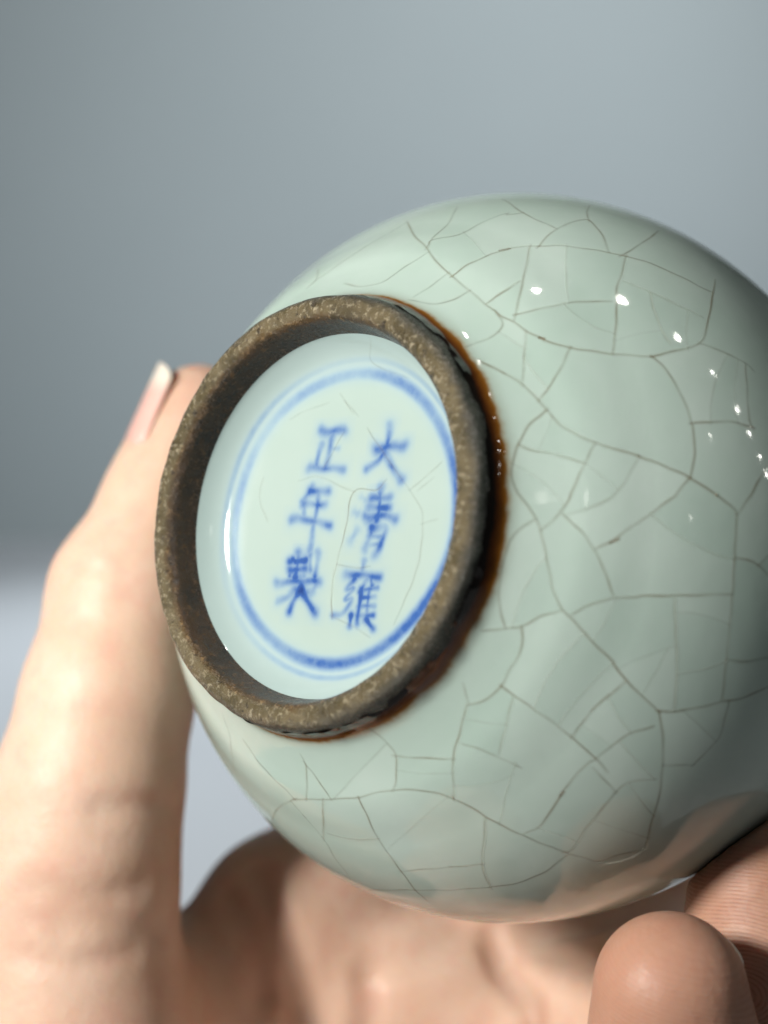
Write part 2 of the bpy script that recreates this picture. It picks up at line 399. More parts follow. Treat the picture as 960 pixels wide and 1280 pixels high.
var = .75 + .25 * np.sin(Ag * 1.0 + 2.2) + .10 * np.sin(7 * Ag)
cob *= .86 + .22 * np.sin(bx * 2.1 + 1) * np.sin(by * 1.7)
cob = np.maximum(cob, ringline(15.55, .80, .58) * var)
cob = np.maximum(cob, ringline(15.6, 1.2, .14))
cob = np.maximum(cob, ringline(17.0, .40, .26) * (.8 + .3 * np.sin(3 * Ag)))
edge = np.clip((Rg - 14.2) / 2.2, 0, 1) * .6
fs = []
for i in range(NR - 1):
    j = np.arange(NA); k = (j + 1) % NA
    fs.append(np.stack([i * NA + j, i * NA + k, (i + 1) * NA + k, (i + 1) * NA + j], 1))
fs = np.concatenate(fs)
mesh_obj('base', np.stack([bx.ravel(), by.ravel(), bh.ravel() - FOOT_H], 1) * MM, fs[:, ::-1], M_BASE, vase,
         attrs={'cobalt': np.clip(cob, 0, 1).ravel(), 'edge': edge.ravel()})

# ---- crackle: every crack is a thin inlaid line on the glaze
def bvh_of(o):
    me = o.data
    return BVHTree.FromPolygons([v.co.copy() for v in me.vertices], [tuple(p.vertices) for p in me.polygons])
BV_BODY = bvh_of(body)
def bvh_base():
    o = [c for c in vase.children if c.name.startswith('base')][0]; return bvh_of(o)
CAMO = VMi @ CAM_LOC
ncr = [0]; DRAWN = []
def ribbon(pts, nrm, width, strength, pale):
    """pts, nrm: local positions (m) and normals."""
    n = len(pts); vs_, us, ss, ps, fs_ = [], [], [], [], []
    lift = (.012 + .004 * (ncr[0] % 5)) * MM; ncr[0] += 1
    ph = random.uniform(0, 6)
    for i in range(n):
        t = (pts[min(i + 1, n - 1)] - pts[max(i - 1, 0)]); b = nrm[i].cross(t)
        if b.length < 1e-12: b = Vector((1, 0, 0))
        b.normalize()
        g = i / (n - 1); taper = min(1, (i + .7) / 2, (n - .3 - i) / 2)
        k = strength * taper * (.85 + .22 * math.sin(g * 9 + ph) + .1 * math.sin(g * 31 + ph))
        for u in (-1, -.5, 0, .5, 1):
            vs_.append(pts[i] + nrm[i] * lift + b * (u * width * MM)); us.append(u); ss.append(k); ps.append(pale * taper)
    for i in range(n - 1):
        for c in range(4):
            a = i * 5 + c; fs_.append((a, a + 1, a + 6, a + 5))
    return mesh_obj('crack', vs_, fs_, M_CRACK, vase, attrs={'u': us, 'strength': ss, 'pale': ps})
def project(px, bv):
    out = []
    for x, y in px:
        tgt = to_local(P(x, y, 150)); d = (tgt - CAMO).normalized()
        h = bv.ray_cast(CAMO, d)
        out.append((h[0], h[1] if h[1] is None or h[1].dot(d) < 0 else -h[1]) if h[0] is not None else None)
    return out
def resample(c, step):
    c = np.array(c); s_ = np.concatenate([[0], np.cumsum(np.linalg.norm(np.diff(c, axis=0), axis=1))])
    t = np.linspace(0, s_[-1], max(5, int(s_[-1] / step) + 1))
    return list(np.stack([np.interp(t, s_, c[:, 0]), np.interp(t, s_, c[:, 1])], 1))
def crack(px, strength=.75, pale=.25, width=.27, bv=None):
    px = [p for i, p in enumerate(px) if i == 0 or math.hypot(p[0] - px[i - 1][0], p[1] - px[i - 1][1]) > .8]
    if len(px) < 2: return
    a0, a1, b0, b1 = [np.array(p, float) for p in (px[0], px[1], px[-1], px[-2])]
    c = [a0 + (a0 - a1) / np.linalg.norm(a0 - a1) * 4] + (catmull(px, 9) if len(px) > 2 else px) + [b0 + (b0 - b1) / np.linalg.norm(b0 - b1) * 4]
    c = resample(c, 4.5); DRAWN.append(c)
    c = [np.array(p) + np.array([math.sin(i * .9 + px[0][0]), math.cos(i * .7 + px[0][1])]) * .35 for i, p in enumerate(c)]
    hits = project(c, bv or BV_BODY); run = []
    for h in hits + [None]:
        if h is None:
            if len(run) > 3: ribbon([r[0] for r in run], [r[1] for r in run], width, strength, pale)
            run = []
        elif run and (h[0] - run[-1][0]).length > .012:
            if len(run) > 3: ribbon([r[0] for r in run], [r[1] for r in run], width, strength, pale)
            run = [h]
        elif not run or (h[0] - run[-1][0]).length > 1e-5: run.append(h)
CR = {'A': (320, 230, 3), 'B': (600, 230, 4.8), 'C': (760, 230, 4.8), 'D': (600, 420, 4.8), 'E': (760, 420, 4.8), 'F': (600, 600, 4.8),
      'G': (760, 600, 4.8), 'H': (540, 780, 4.364), 'I': (740, 780, 4.364), 'J': (200, 860, 4.364), 'K': (380, 900, 4.0), 'L': (600, 940, 4.364),
      'M': (320, 500, 4.268), 'Q': (420, 380, 4.364)}
def path(s):
    cur = None; out = []
    for tok in s.split():
        if tok.isalpha(): cur = CR[tok]; continue
        x, y = map(float, tok.split(',')); p = (cur[0] + x / cur[2], cur[1] + y / cur[2])
        if not out or math.hypot(p[0] - out[-1][0], p[1] - out[-1][1]) > 1.2: out.append(p)
    return out
CRACKS = [
 ('A 570,150 600,200 640,240 680,295 735,345 800,400 860,450 900,480 B 120,790 200,825 280,885 400,935 D 340,5 460,50 540,70 700,95 800,108 960,120 E 265,122', .85, .2),
 ('E 265,122 400,90 550,45 C 590,860 615,740 640,590', .95, .2), ('E 550,45 640,75 740,120 835,170 870,205', .6, .1),
 ('E 265,122 350,205 420,320 480,450 510,570 520,680 510,780 490,850', .85, .2),
 ('D 0,150 110,205 240,280 350,385 430,480 520,560 690,640 820,680 960,722 E 180,720 350,785 490,850 600,920 660,960 G 640,80 740,160 770,205 765,320 755,520 745,690 720,960 I 735,160 710,400', .95, .25),
 ('D 540,75 500,160 440,270 355,385', .75, .2),
 ('D 400,445 300,530 240,630 200,740 190,850 220,930 F 260,120 330,220 370,330 410,520 440,660 490,770 560,840 650,945 H 890,110 960,180 I 110,200 180,300 360,475', .9, .2),
 ('D 690,645 630,760 545,950 F 540,110 460,220 390,280 370,300', .75, .2), ('D 235,655 330,690 470,715 625,765', .4, .3),
 ('D 950,730 870,870 800,960 F 740,130 640,175 540,200', .22, .15),
 ('E 490,850 400,960 G 380,110 240,215 100,310 0,385 F 840,350 700,410', .65, .2),
 ('F 500,210 600,300 680,410 740,530 800,690', .6, .2), ('F 560,800 680,740 810,710 950,700 G 200,695 400,693 735,685', .8, .2),
 ('G 395,705 405,960 I 460,200 455,350 445,460', .25, .8), ('I 360,475 460,475 600,450 700,425 830,400 960,340', .95, .1),
 ('I 365,480 385,600 385,760 365,950 L 950,330 900,520', .8, .2), ('G 770,465 850,485 920,525 960,570', .8, .1), ('G 905,510 960,455', .6, .1),
 ('G 900,5 850,100 780,200', .6, .1), ('E 960,770 880,910 860,960', .6, .1),
 ('E 500,525 620,515 760,518 870,550', .8, .1), ('E 825,180 835,330 845,490 870,550', .6, .1),
 ('F 325,240 220,310 160,420 120,600 115,740 150,880', .5, .15), ('F 20,905 160,890 245,880 360,820 480,785', .65, .15),
 ('H 490,20 490,130 430,240 375,340 290,415 200,440', .65, .2), ('H 380,340 520,440 690,560 885,725 950,800', .7, .2),
 ('H 960,390 880,460 820,540 760,615', .6, .35), ('I 180,315 60,420 0,470', .6, .35),
 ('I 330,560 200,600 80,685 0,750 H 870,740 760,850 690,950 L 460,210 380,330 320,410 250,440', .85, .3),
 ('L 620,90 700,175 740,218', .5, .2), ('L 950,145 810,165 740,220 640,340 560,440 500,535 460,545', .6, .4),
 ('K 5,215 70,300 135,395', .75, .2), ('J 735,605 K 0,397 140,395 275,385 400,355 540,348 650,362 745,392 860,450 920,490 L 150,415 280,475 460,545 560,575 640,595 760,560 880,535', .85, .25),
 ('K 275,390 330,510 375,600 460,720 550,840 610,900', .9, .2), ('K 905,500 900,600 890,720 930,835', .35, .7),
 ('K 280,850 550,850 720,850 930,835 L 200,715 350,655 470,565', .75, .2),
 ('H 190,440 150,600 115,740 120,950 K 745,385', .75, .35), ('K 450,180 570,188 745,195', .65, .3), ('K 330,40 420,120 460,180 460,300 445,345', .55, .2),
 ('K 95,400 98,590', .45, .6), ('K 0,480 95,590 150,680 230,790', .4, .1), ('K 130,570 220,595 370,598', .2, .7), ('K 735,735 890,722', .3, .7),
 ('J 770,370 800,440 800,600', .6, .2), ('J 735,605 650,650 610,730 620,790', .35, .2), ('J 460,290 560,430 735,605', .6, .2), ('J 340,140 380,260 400,420 405,500', .25, .1),
 ('A 650,230 660,210 760,190 880,130 950,110 B 150,185 250,175', .6, .15), ('B 140,95 180,115 240,165 330,210 450,265', .7, .1),
 ('B 350,375 400,320 460,270 560,230 650,215 700,265 745,330 768,400', .7, .2), ('B 650,215 640,170 660,130', .5, .1),
 ('A 735,345 800,300 880,265 960,240 B 100,405 200,382 350,373 500,372 650,392 760,408 840,428 960,455 C 250,475 400,540 500,590 620,650', .8, .25),
 ('B 300,375 280,480 245,640 205,810', .7, .3), ('B 45,715 130,650 230,590', .5, .2), ('B 210,785 340,755 500,720 620,706 780,706', .65, .2),
 ('B 875,440 850,540 820,630 820,750 815,860 805,950 D 795,100', .9, .3), ('C 80,430 150,390 240,330 290,290', .65, .1),
 ('A 640,240 660,205 720,150 750,95', .6, .1), ('A 640,260 560,310 480,365 400,385 340,375', .4, .2), ('A 720,335 660,380 600,420', .3, .1),
 ('A 800,400 740,435 660,450 580,435', .45, .1), ('A 870,445 960,385', .4, .1), ('A 900,480 925,530 880,575 790,610', .45, .1),
 ('A 195,385 300,310 420,230 560,150', .35, .15), ('A 235,300 230,350 195,390', .35, .1), ('B 275,890 270,960 D 260,200', .35, .2), ('A 820,655 930,710', .4, .1),
 ('C 250,660 280,780 330,900 370,955', .15, .7), ('C 100,590 250,650 400,720 560,800', .12, .5), ('I 740,195 820,205 950,185', .6, .1),
 ('I 745,430 700,600 640,680 550,770', .6, .15), ('I 550,770 395,770', .35, .1), ('H 170,330 200,430', .3, .1), ('H 440,400 400,560 365,700', .2, .4), ('H 160,650 280,690 480,780', .3, .1),
]
for s, st, pa in CRACKS: crack(path(s), (.24 + .44 * st) if pa < .5 else .15 + st, pa)
# finer secondary cracks: each runs from one crack across a cell to the next; loose ends run on to the nearest crack
def glaze_here(x, y):
    e = np.array([x - 402, y - 645.0]); q = e @ np.linalg.inv(np.array([[238.0 ** 2, -9400.0], [-9400.0, 306.0 ** 2]])) @ e
    return q > 1 and math.hypot(x - 630, y - 693) < 425 and x < 957
def secondary():
    H_, W_ = 1280, 960
    wl_ = np.zeros((H_, W_), np.int32)
    def draw(c, k):
        for p in resample(c, .7):
            x, y = int(p[0]), int(p[1])
            if 0 < x < W_ - 2 and 0 < y < H_ - 2: wl_[y:y + 2, x:x + 2] = k
    base = [np.array(c) for c in DRAWN if len(c) > 5 and np.all(np.isfinite(c))]
    for k, c in enumerate(base): draw(c, k + 1)
    def walk(p, d, own, lim, bend):
        out = [p.copy()]
        for st_ in range(lim):
            d = d + np.array([-d[1], d[0]]) * bend; d /= np.linalg.norm(d)
            p = p + d * 1.5
            if not glaze_here(*p): return out, False
            x, y = int(p[0]), int(p[1])
            if wl_[y, x] not in (0, own) or (st_ > 14 and wl_[y, x] == own): out.append(p); return out, True
            out.append(p)
        return out, False
    for k, c in enumerate(base):                                        # loose ends
        for e0, e1 in ((c[-1], c[-4]), (c[0], c[3])):
            if not (np.all(np.isfinite(e0)) and np.linalg.norm(e0 - e1) > .5 and glaze_here(*e0)): continue
            d = (e0 - e1) / (np.linalg.norm(e0 - e1) + 1e-9)
            x, y = int(e0[0]), int(e0[1]); near = wl_[max(0, y - 6):y + 7, max(0, x - 6):x + 7]
            if np.any((near != 0) & (near != k + 1)): continue
            o, hit = walk(e0 - d * 3, d, k + 1, 40, 0.0)
            if hit and len(o) > 5: crack([tuple(q) for q in o[::4]] + [tuple(o[-1])] if len(o) > 9 else [tuple(o[0]), tuple(o[-1])], .35, .1)
    made = 0
    for _ in range(500):
        if made >= 34: break
        k = random.randrange(len(base)); c = base[k]
        if len(c) < 14: continue
        i = random.randrange(5, len(c) - 5); t = c[i + 1] - c[i - 1]; t = t / (np.linalg.norm(t) + 1e-9)
        d = np.array([-t[1], t[0]]) * random.choice((-1, 1)); a = random.uniform(-.35, .35)
        d = np.array([d[0] * math.cos(a) - d[1] * math.sin(a), d[0] * math.sin(a) + d[1] * math.cos(a)])
        if not (np.all(np.isfinite(d)) and np.linalg.norm(d) > .5 and glaze_here(*c[i])): continue
        o, hit = walk(c[i] + d * 3, d, k + 1, 90, random.uniform(-.012, .012))
        if not hit or len(o) < 24: continue
        pts = [tuple(q) for q in o[::8]] + [tuple(o[-1])]
        if math.hypot(pts[-1][0] - pts[-2][0], pts[-1][1] - pts[-2][1]) < 3: pts.pop(-2)
        mid = np.array(o[len(o) // 2]); x, y = int(mid[0]), int(mid[1])
        if np.any(wl_[max(0, y - 12):y + 13, max(0, x - 12):x + 13]): continue
        crack(pts, random.uniform(.10, .26), random.choice((.1, .25, .5)), .22); draw(np.array(o), 5000 + made); made += 1
secondary()
# the glaze cells between the cracks differ a little in tone
def cell_tint():
    H_, W_ = 640, 480
    wall_ = np.zeros((H_, W_), bool)
    for c in DRAWN:
        for p in resample(c, .8):
            x, y = int(p[0] / 2), int(p[1] / 2)
            wall_[max(0, y - 0):y + 2, max(0, x - 0):x + 2] = True
    lab = np.where(wall_, -1, 0); nl = 0; tints = [0.0]; sizes = [0]
    flat = lab.ravel()
    for s0 in range(0, H_ * W_, 7):
        if flat[s0] != 0: continue
        nl += 1; stack = [s0]; flat[s0] = nl
        while stack:
            q = stack.pop(); x = q % W_
            for nb, ok in ((q - 1, x > 0), (q + 1, x < W_ - 1), (q - W_, q >= W_), (q + W_, q < (H_ - 1) * W_)):
                if ok and flat[nb] == 0: flat[nb] = nl; stack.append(nb)
        tints.append(random.uniform(-1, 1)); sizes.append(0)
    sizes = np.bincount(np.maximum(flat, 0), minlength=nl + 1)
    for k in range(1, nl + 1):
        if sizes[k] > 9000: tints[k] = -.25
    T = np.where(lab > 0, np.array(tints)[np.maximum(lab, 0)], 0.0); Wt = (lab > 0).astype(float)
    for _ in range(3):
        T2, W2 = T.copy() * 1.0, Wt.copy()
        for ax in (0, 1):
            for sh in (-1, 1): T2 += np.roll(T * (Wt > 0), sh, ax); W2 += np.roll(Wt, sh, ax)
        T = T2 / 5; Wt = W2 / 5
    T = T / np.maximum(Wt, .05)
    me = body.data; n = len(me.vertices); co = np.empty(n * 3, np.float32); me.vertices.foreach_get('co', co); co = co.reshape(-1, 3)
    no = np.empty(n * 3, np.float32); me.vertices.foreach_get('normal', no); no = no.reshape(-1, 3)
    MV = np.array(CAM.inverted() @ VM); q = co @ MV[:3, :3].T + MV[:3, 3]
    x = CX + FPX * q[:, 0] / -q[:, 2]; y = CY - FPX * q[:, 1] / -q[:, 2]
    see = np.abs(np.einsum('ij,ij->i', no, np.array(CAMO) - co)) / np.linalg.norm(np.array(CAMO) - co, axis=1)
    side = np.einsum('ij,ij->i', no, co - np.array([0, 0, -FOOT_H * MM])); vis = np.einsum('ij,ij->i', no * np.sign(side)[:, None], np.array(CAMO) - co) > 0
    ok = vis & (x > 0) & (x < 959) & (y > 0) & (y < 1279)
    t = np.zeros(n, np.float32); t[ok] = T[(y[ok] / 2).astype(int), (x[ok] / 2).astype(int)] * np.clip(see[ok] * 4, 0, 1)
    me.attributes.new('tint', 'FLOAT', 'POINT').data.foreach_set('value', t)
cell_tint()
BV_BASE = bvh_base()
for s, st, pa in [
 ('M 690,430 640,480 520,490 480,680 410,970 405,1155', .42, .25), ('M 440,880 540,895 600,890', .28, .1), ('M 600,160 700,310 790,440 870,560 890,660 860,900 740,1190', .28, .1), ('M 870,480 940,420', .22, .1),
 ('M 480,10 540,80', .22, .1), ('M 465,180 370,350', .3, .0), ('M 190,100 260,60 380,20', .18, .1), ('Q 190,200 200,320 380,400', .22, .1), ('Q 30,500 90,590', .25, .1), ('Q 410,1010 480,950 570,870', .25, .1), ('M 405,1155 480,1190 600,1260', .2, .1), ('M 60,640 20,520 40,420', .2, .2), ('M 240,430 330,410 520,490', .2, .1), ('M 890,660 960,640', .2, .1)]:
    crack(path(s), st, pa, .24, BV_BASE)

# the crackle goes on round the back, where the photograph does not look
def hidden_cracks():
    bm = bmesh.new(); bmesh.ops.create_icosphere(bm, subdivisions=2, radius=1)
    for v in bm.verts: v.co = (v.co + Vector(rng.normal(0, .055, 3))).normalized()
    def onbody(c):
        h = BV_BODY.ray_cast(Vector((0, 0, -FOOT_H * MM)) + c * .07, -c); return h
    bm.faces.ensure_lookup_table()
    for e in bm.edges:
        if len(e.link_faces) < 2 or random.random() < .2: continue
        c0, c1 = [f.calc_center_median().normalized() for f in e.link_faces]
        mid = (c0 + c1).normalized(); bend = c0.cross(c1).normalized() * random.uniform(-.05, .05)
        pts, nr, ok = [], [], True
        for t in np.linspace(0, 1, 9):
            c = (c0.lerp(c1, t) + bend * math.sin(math.pi * t)).normalized()
            if c.z > .70 or c.z < -.90: ok = False; break
            h = onbody(c)
            if h[0] is None: ok = False; break
            nn = h[1] if h[1].dot(c) > 0 else -h[1]
            wp = VM @ h[0]; q = CAM.inverted() @ wp
            x = CX + FPX * q.x / -q.z; y = CY - FPX * q.y / -q.z
            facing = nn.dot((CAMO - h[0]).normalized())
            if facing > .10 and -10 < x < 955: ok = False; break
            pts.append(h[0]); nr.append(nn)
        if ok: ribbon(pts, nr, .27, random.uniform(.45, .9), .2)
    bm.free()
hidden_cracks()

# ------------------------------------------------------------------ the hand (left hand, one continuous skin)
def cone(p0, r0, p1, r1): return (np.array(p0, float), float(r0), np.array(p1, float), float(r1))
def chain(pts): return [cone(pts[i][0], pts[i][1], pts[i + 1][0], pts[i + 1][1]) for i in range(len(pts) - 1)]
THUMB = [(P(250, 520, 201), 7.4), (P(238, 565, 200.5), 8.3), (P(214, 625, 199), 9.0), (P(158, 742, 194), 10.2), (P(134, 875, 190), 11.2), (P(112, 985, 188), 12.2), (P(95, 1080, 187), 13.2), (P(92, 1290, 186), 15.0), (P(150, 1560, 188), 17.5)]
INDEX = [(P(352, 1142, 209), 10.6), (P(560, 985, 226), 9.6), (P(660, 820, 236), 8.4), (P(715, 690, 236), 7.0)]
MIDDLE = [(P(505, 1240, 210), 10.6), (P(775, 1105, 221), 9.8), (P(905, 1035, 217), 9.2), (P(1030, 960, 218), 7.6)]
RING = [(P(660, 1275, 208), 10.2), (P(805, 1258, 196), 10.2), (P(925, 1390, 163), 9.4), (P(985, 1300, 153), 9.0), (P(964, 1185, 153), 9.0), (P(954, 1110, 154), 8.2)]
PINKY = [(P(765, 1400, 192), 9.4), (P(850, 1560, 165), 9.0), (P(852, 1420, 146), 8.3), (P(842, 1310, 139), 8.0), (P(838, 1238, 138), 7.6)]
PALM = [cone(P(352, 1150, 210), 10.8, P(260, 1650, 212), 14), cone(P(505, 1245, 211), 11.2, P(340, 1720, 212), 14), cone(P(655, 1310, 208), 10.8, P(420, 1760, 212), 14),
        cone(P(765, 1405, 196), 10.5, P(500, 1760, 208), 15), cone(P(420, 1330, 211), 10.5, P(640, 1420, 207), 10.5), cone(P(230, 1240, 205), 11.0, P(300, 1420, 209), 13),
        cone(P(600, 1560, 198), 14, P(480, 1720, 202), 15), cone(P(352, 1150, 210), 10.5, P(505, 1240, 211), 10.5), cone(P(505, 1240, 211), 10.5, P(655, 1305, 207), 10.5)]
ARM = [cone(P(330, 1700, 208), 21, P(330, 1900, 196), 22), cone(P(430, 1720, 208), 20, P(430, 1900, 196), 21), cone(P(330, 1900, 196), 22, np.array([-52, -215, -95.]), 31), cone(P(430, 1900, 196), 21, np.array([-36, -215, -95.]), 31)]
def sd_cone(X, c):
    a, ra, b, rb = c; ab = b - a; t = np.clip(((X - a) @ ab) / (ab @ ab), 0, 1)
    return np.linalg.norm(X - a - t[:, None] * ab, axis=1) - (ra + (rb - ra) * t)
def smin(a, b, k):
    h = np.clip(.5 + .5 * (b - a) / k, 0, 1); return b + (a - b) * h - k * h * (1 - h)
def group(X, cs, k):
    d = sd_cone(X, cs[0])
    for c in cs[1:]: d = smin(d, sd_cone(X, c), k)
    return d
AINV = np.eye(3) / BODY_R + (1 / BODY_C - 1 / BODY_R) * np.outer(VN, VN)
def sd_vase(X):
    q = X - VC; h = q @ VN; rad = np.linalg.norm(q - h[:, None] * VN, axis=1)
    cc = np.where(h > 0, BODY_C, 43.0)
    pw = np.where(h > 0, BODY_P, 2.0); ah = np.abs(h) / cc + 1e-6; ar = rad / BODY_R + 1e-6
    k = (ah ** pw + ar ** pw) ** (1 / pw)
    g = k ** (1 - pw) * np.sqrt((ah ** (pw - 1) / cc) ** 2 + (ar ** (pw - 1) / BODY_R) ** 2) + 1e-9
    dn = np.maximum(rad - 12.5, np.maximum(h + 38, -70 - h))          # neck
    return np.minimum((k - 1) / g, dn)
CREASES = []                                                           # (polyline, depth, width)
def sdf(X, creases=True):
    palm = group(X, PALM, 7.0)
    palm = smin(palm, group(X, ARM, 8.0), 9.0)
    d = smin(palm, group(X, chain(THUMB), 3.0), 9.0)
    idx = group(X, chain(INDEX), 2.5); mid = group(X, chain(MIDDLE), 2.5)
    rg = group(X, chain(RING), 2.5); pk = group(X, chain(PINKY), 2.5)
    d = smin(d, idx, 4.0); d = smin(d, mid, 3.0); d = smin(d, rg, 2.5); d = smin(d, pk, 1.5)
    if creases:
        for q, dep, wd in CREASES:
            dm = np.full(len(X), 1e9)
            for i in range(len(q) - 1):
                a, b = q[i], q[i + 1]; ab = b - a; t = np.clip(((X - a) @ ab) / (ab @ ab), 0, 1)
                dm = np.minimum(dm, np.linalg.norm(X - a - t[:, None] * ab, axis=1))
            d = d + dep * np.exp(-(dm / wd) ** 2)
    v = .12 - sd_vase(X)                                               # flesh gives way where the vase presses
    return np.maximum(d, v)
def march(x, y, d0=130):
    t = d0
    for _ in range(80):
        s = sdf(P(x, y, t)[None], False)[0]
        if s < .02: break
        t += s * .8
        if t > 260: return None
    return P(x, y, t)
for pl, dep, wd in [([(322, 1095), (338, 1140), (356, 1190), (370, 1240), (380, 1290), (384, 1340)], 3.2, 1.8), ([(292, 1118), (318, 1160), (330, 1205), (334, 1250)], 1.8, 1.7),
                    ([(612, 1165), (622, 1200), (642, 1232), (664, 1258), (668, 1290)], 3.2, 1.5), ([(455, 1225), (457, 1262), (452, 1300)], 1.8, 1.5),
                    ([(120, 1012), (180, 1005), (222, 1012)], .6, 1.4), ([(70, 1165), (130, 1150), (200, 1170)], .5, 1.3), ([(20, 1195), (90, 1205), (170, 1190)], .5, 1.2), ([(30, 1150), (90, 1140)], .4, 1.1), ([(75, 700), (120, 712), (165, 712)], .35, .9), ([(60, 735), (110, 750), (160, 755)], .35, 1.2), ([(62, 760), (110, 772)], .3, 1.0),
                    ([(40, 1110), (110, 1122), (180, 1108), (230, 1085)], .7, 1.8), ([(470, 1205), (520, 1195), (580, 1165)], 1.1, 2.4), ([(690, 1190), (740, 1205)], .9, 2.0)]:
    q = [march(x, y) for x, y in pl]; q = [p for p in q if p is not None]
    if len(q) > 1: CREASES.append((np.array(catmull(q, 3)) if len(q) > 2 else np.array(q), dep, wd))

allc = PALM + ARM + chain(THUMB) + chain(INDEX) + chain(MIDDLE) + chain(RING) + chain(PINKY)
lo = np.min([np.minimum(c[0] - c[1], c[2] - c[3]) for c in allc], 0) - 5; hi = np.max([np.maximum(c[0] + c[1], c[2] + c[3]) for c in allc], 0) + 5
STEP = .8
dims = np.ceil((hi - lo) / STEP).astype(int) + 1
def nets():
    # coarse pass to find the cells near the skin, then a fine field only there
    cs = 4; cd = dims // cs + 2
    gi = np.stack(np.meshgrid(*[np.arange(n) for n in cd], indexing='ij'), -1).reshape(-1, 3)
    cv = np.concatenate([sdf(ch, False) for ch in np.array_split(lo + gi * cs * STEP, 20)]).reshape(cd)
    near = np.abs(cv) < cs * STEP * 1.9 + 2.6
    F = np.full(cd * cs, 1e3, np.float32); 
    big = np.kron(cv, np.ones((cs, cs, cs))); F[:] = big
    mask = np.kron(near, np.ones((cs, cs, cs), bool))
    ids = np.argwhere(mask)
    val = np.concatenate([sdf(lo + ch * STEP) for ch in np.array_split(ids, 40)])
    F[tuple(ids.T)] = val
    return F
F = nets()
def surface_nets(F):
    S = F < 0; n = F.shape
    cor = np.zeros((n[0] - 1, n[1] - 1, n[2] - 1), np.int8)
    for dx in (0, 1):
        for dy in (0, 1):
            for dz in (0, 1): cor += S[dx:n[0] - 1 + dx, dy:n[1] - 1 + dy, dz:n[2] - 1 + dz]
    act = (cor > 0) & (cor < 8); ids = np.argwhere(act)
    index = np.full(act.shape, -1, np.int64); index[act] = np.arange(len(ids))
    acc = np.zeros((len(ids), 3)); cnt = np.zeros(len(ids))
    C8 = [(a, b, c) for a in (0, 1) for b in (0, 1) for c in (0, 1)]
    for i, a in enumerate(C8):
        for b in C8[i + 1:]:
            if sum(abs(p - q) for p, q in zip(a, b)) != 1: continue
            fa = F[tuple((ids + a).T)]; fb = F[tuple((ids + b).T)]
            m = (fa < 0) != (fb < 0); t = np.where(m, fa / (fa - fb + 1e-12), 0)
            pt = np.array(a) + t[:, None] * (np.array(b) - np.array(a))
            acc[m] += pt[m]; cnt[m] += 1
    V = lo + (ids + acc / cnt[:, None]) * STEP
    quads = []
    for ax in range(3):
        o1, o2 = (ax + 1) % 3, (ax + 2) % 3
        sl0 = [slice(1, -1)] * 3; sl0[ax] = slice(0, n[ax] - 1); sl1 = list(sl0); sl1[ax] = slice(1, n[ax])
        s0, s1 = S[tuple(sl0)], S[tuple(sl1)]
        e = np.argwhere(s0 != s1); off = np.array([1, 1, 1]); off[ax] = 0; e = e + off
        flip = S[tuple(e.T)]
        d1 = np.zeros(3, int); d1[o1] = 1; d2 = np.zeros(3, int); d2[o2] = 1
        q = np.stack([index[tuple((e - d1 - d2).T)], index[tuple((e - d2).T)], index[tuple(e.T)], index[tuple((e - d1).T)]], 1)
        q[~flip] = q[~flip][:, ::-1]
        quads.append(q)
    return V, np.concatenate(quads)
V, Q = surface_nets(F)
def grad(X, e=.3):
    return np.stack([(sdf(X + np.eye(3)[i] * e) - sdf(X - np.eye(3)[i] * e)) / (2 * e) for i in range(3)], 1)
for _ in range(3):                                                     # relax, then pull back on to the skin surface
    acc = np.zeros_like(V); cnt = np.zeros(len(V))
    for a, b in ((0, 1), (1, 2), (2, 3), (3, 0)):
        for i, j in ((a, b), (b, a)):
            np.add.at(acc, Q[:, i], V[Q[:, j]]); np.add.at(cnt, Q[:, i], 1)
    V = V * .4 + .6 * acc / np.maximum(cnt, 1)[:, None]
# attributes: redness at tips, knuckles and creases, plus shade painted on ring and pinky ends; friction ridges on the pads
red_shade = np.zeros(len(V))
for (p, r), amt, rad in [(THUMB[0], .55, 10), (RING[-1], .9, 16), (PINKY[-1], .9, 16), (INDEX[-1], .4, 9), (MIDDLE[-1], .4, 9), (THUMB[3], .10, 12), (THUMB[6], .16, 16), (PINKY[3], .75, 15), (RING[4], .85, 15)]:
    red_shade = np.maximum(red_shade, amt * np.exp(-(np.linalg.norm(V - p, axis=1) / rad) ** 2))
red_shade = np.maximum(red_shade, .16 * np.exp(-((V[:, 0] - P(215, 960, 185)[0]) / 6) ** 2) * (V[:, 1] > -70))
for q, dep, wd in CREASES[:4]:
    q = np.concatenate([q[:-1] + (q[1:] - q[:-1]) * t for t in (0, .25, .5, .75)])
    dm = np.min([np.linalg.norm(V - p, axis=1) for p in q], 0); red_shade = np.maximum(red_shade, .45 * np.exp(-(dm / (wd * 1.3)) ** 2))
ridge = np.zeros(len(V)); ramt = np.zeros(len(V))
for tipc, base, per in [(PINKY[-1][0], PINKY[-3][0], .40), (RING[-1][0], RING[-3][0], .40)]:
    ax = tipc - base; ax /= np.linalg.norm(ax); side = np.cross(ax, [0, 0, 1.]); side /= np.linalg.norm(side)
    q = V - tipc; u = q @ side; v = q @ ax
    r1 = np.sqrt((u * .8 + 5.0) ** 2 + (v + 8.5) ** 2 + .5)            # arches round the core of the print
    nearf = np.exp(-(np.linalg.norm(V - (tipc + base) / 2 - 0, axis=1) / 15) ** 6)
    ridge = np.where(nearf > .02, r1 / per, ridge); ramt = np.maximum(ramt, nearf)
hand_Vw = np.array([list(W(p)) for p in V])
org = hand_Vw[np.argmin(hand_Vw[:, 2])] * 0 + np.array(list(W(P(330, 1850, 200))))
hand = mesh_obj('hand', hand_Vw - org, Q, M_SKIN, None, attrs={'red_shade': red_shade, 'ridge': ridge, 'ridge_amount': ramt})
hand.location = org
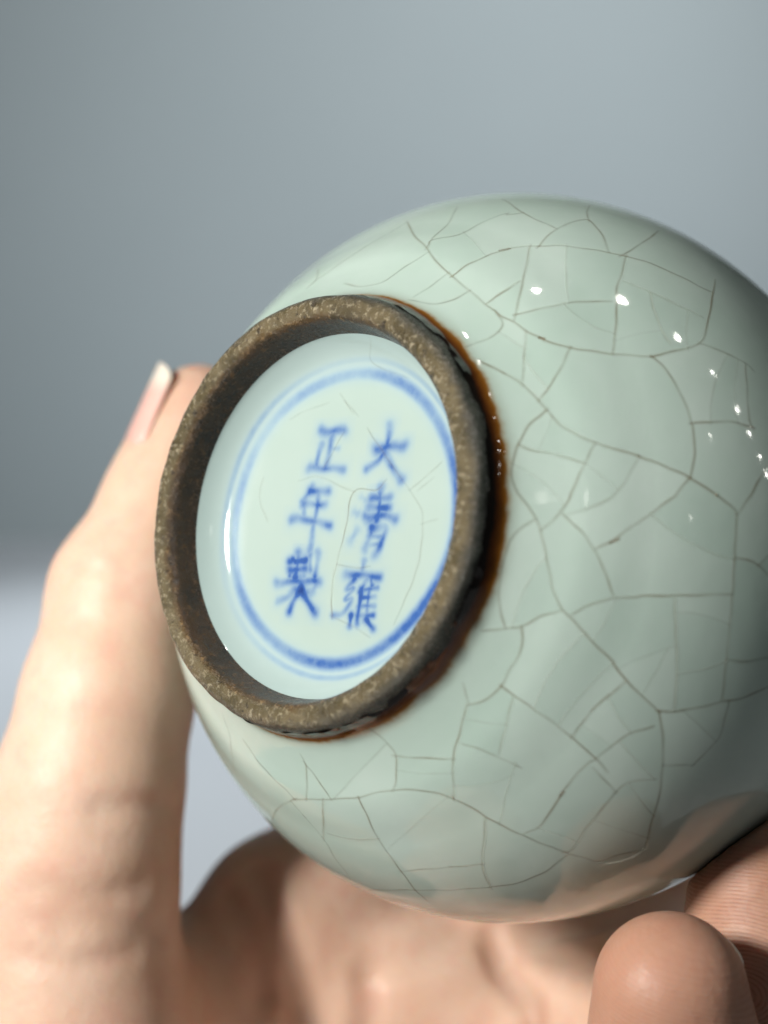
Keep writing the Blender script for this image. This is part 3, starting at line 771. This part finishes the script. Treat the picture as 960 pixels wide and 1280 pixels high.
hand['label'] = 'bare left hand cradling the vase, thumb up behind its foot, fingertips below'; hand['category'] = 'hand'

def nail(tip, tr, prev, pr, dorsal, length, half, back=.15, over=1.8):
    ax = tip - prev; ax /= np.linalg.norm(ax); dz = np.array(dorsal, float); dz -= ax * (dz @ ax); dz /= np.linalg.norm(dz); sx = np.cross(ax, dz)
    nu, nv = 17, 19; vs_, tt = [], []
    for layer in (0, 1):
        for j in range(nv):
            t = j / (nv - 1); s = -length + t * (length + over)             # along the finger from cuticle to free edge
            c = tip + ax * (s + tr * .55)
            k = np.clip((s + length) / 3.0, 0, 1)
            ww = half * (1 - .35 * (1 - k) ** 2) * (1 - .55 * max(0, (t - .80) / .20) ** 2.2)
            for i in range(nu):
                a = (i / (nu - 1) * 2 - 1) * ww
                rad = pr + (tr - pr) * t + .22 - .30 * (1 - k) - layer * .40
                z = rad - .06 * tr * (s / length) ** 2 * 0
                vs_.append(c + dz * (z * math.cos(a) - .45) + sx * (rad * math.sin(a))); tt.append(t)
    fs_ = []; n1 = nu * nv
    for j in range(nv - 1):
        for i in range(nu - 1):
            a = j * nu + i; fs_.append((a, a + 1, a + nu + 1, a + nu)); fs_.append((n1 + a, n1 + a + nu, n1 + a + nu + 1, n1 + a + 1))
    ring_ = [i for i in range(nu)] + [j * nu + nu - 1 for j in range(1, nv)] + [(nv - 1) * nu + i for i in range(nu - 2, -1, -1)] + [j * nu for j in range(nv - 2, 0, -1)]
    for a, b in zip(ring_, ring_[1:] + ring_[:1]): fs_.append((a, n1 + a, n1 + b, b))
    o = mesh_obj('nail', np.array([list(W(p)) for p in vs_]) - org, fs_, M_NAIL, hand, attrs={'t': tt})
    return o
nail(THUMB[0][0], 8.2, THUMB[2][0], 9.35, (-.97, .15, -.02), 13.5, 1.0, over=.6)
nail(PINKY[-1][0], 7.5, PINKY[-2][0], 7.9, (.50, .05, -.86), 9.5, .9, over=-.6)
nail(RING[-1][0], 7.9, RING[-2][0], 8.8, (.50, .1, -.86), 10.5, .9, over=-.6)
nail(INDEX[-1][0], 6.9, INDEX[-2][0], 8.2, (-.1, .2, -1), 10.5, 1.0, over=.5)
nail(MIDDLE[-1][0], 7.1, MIDDLE[-2][0], 8.4, (.2, .2, -1), 10.5, 1.0, over=.5)
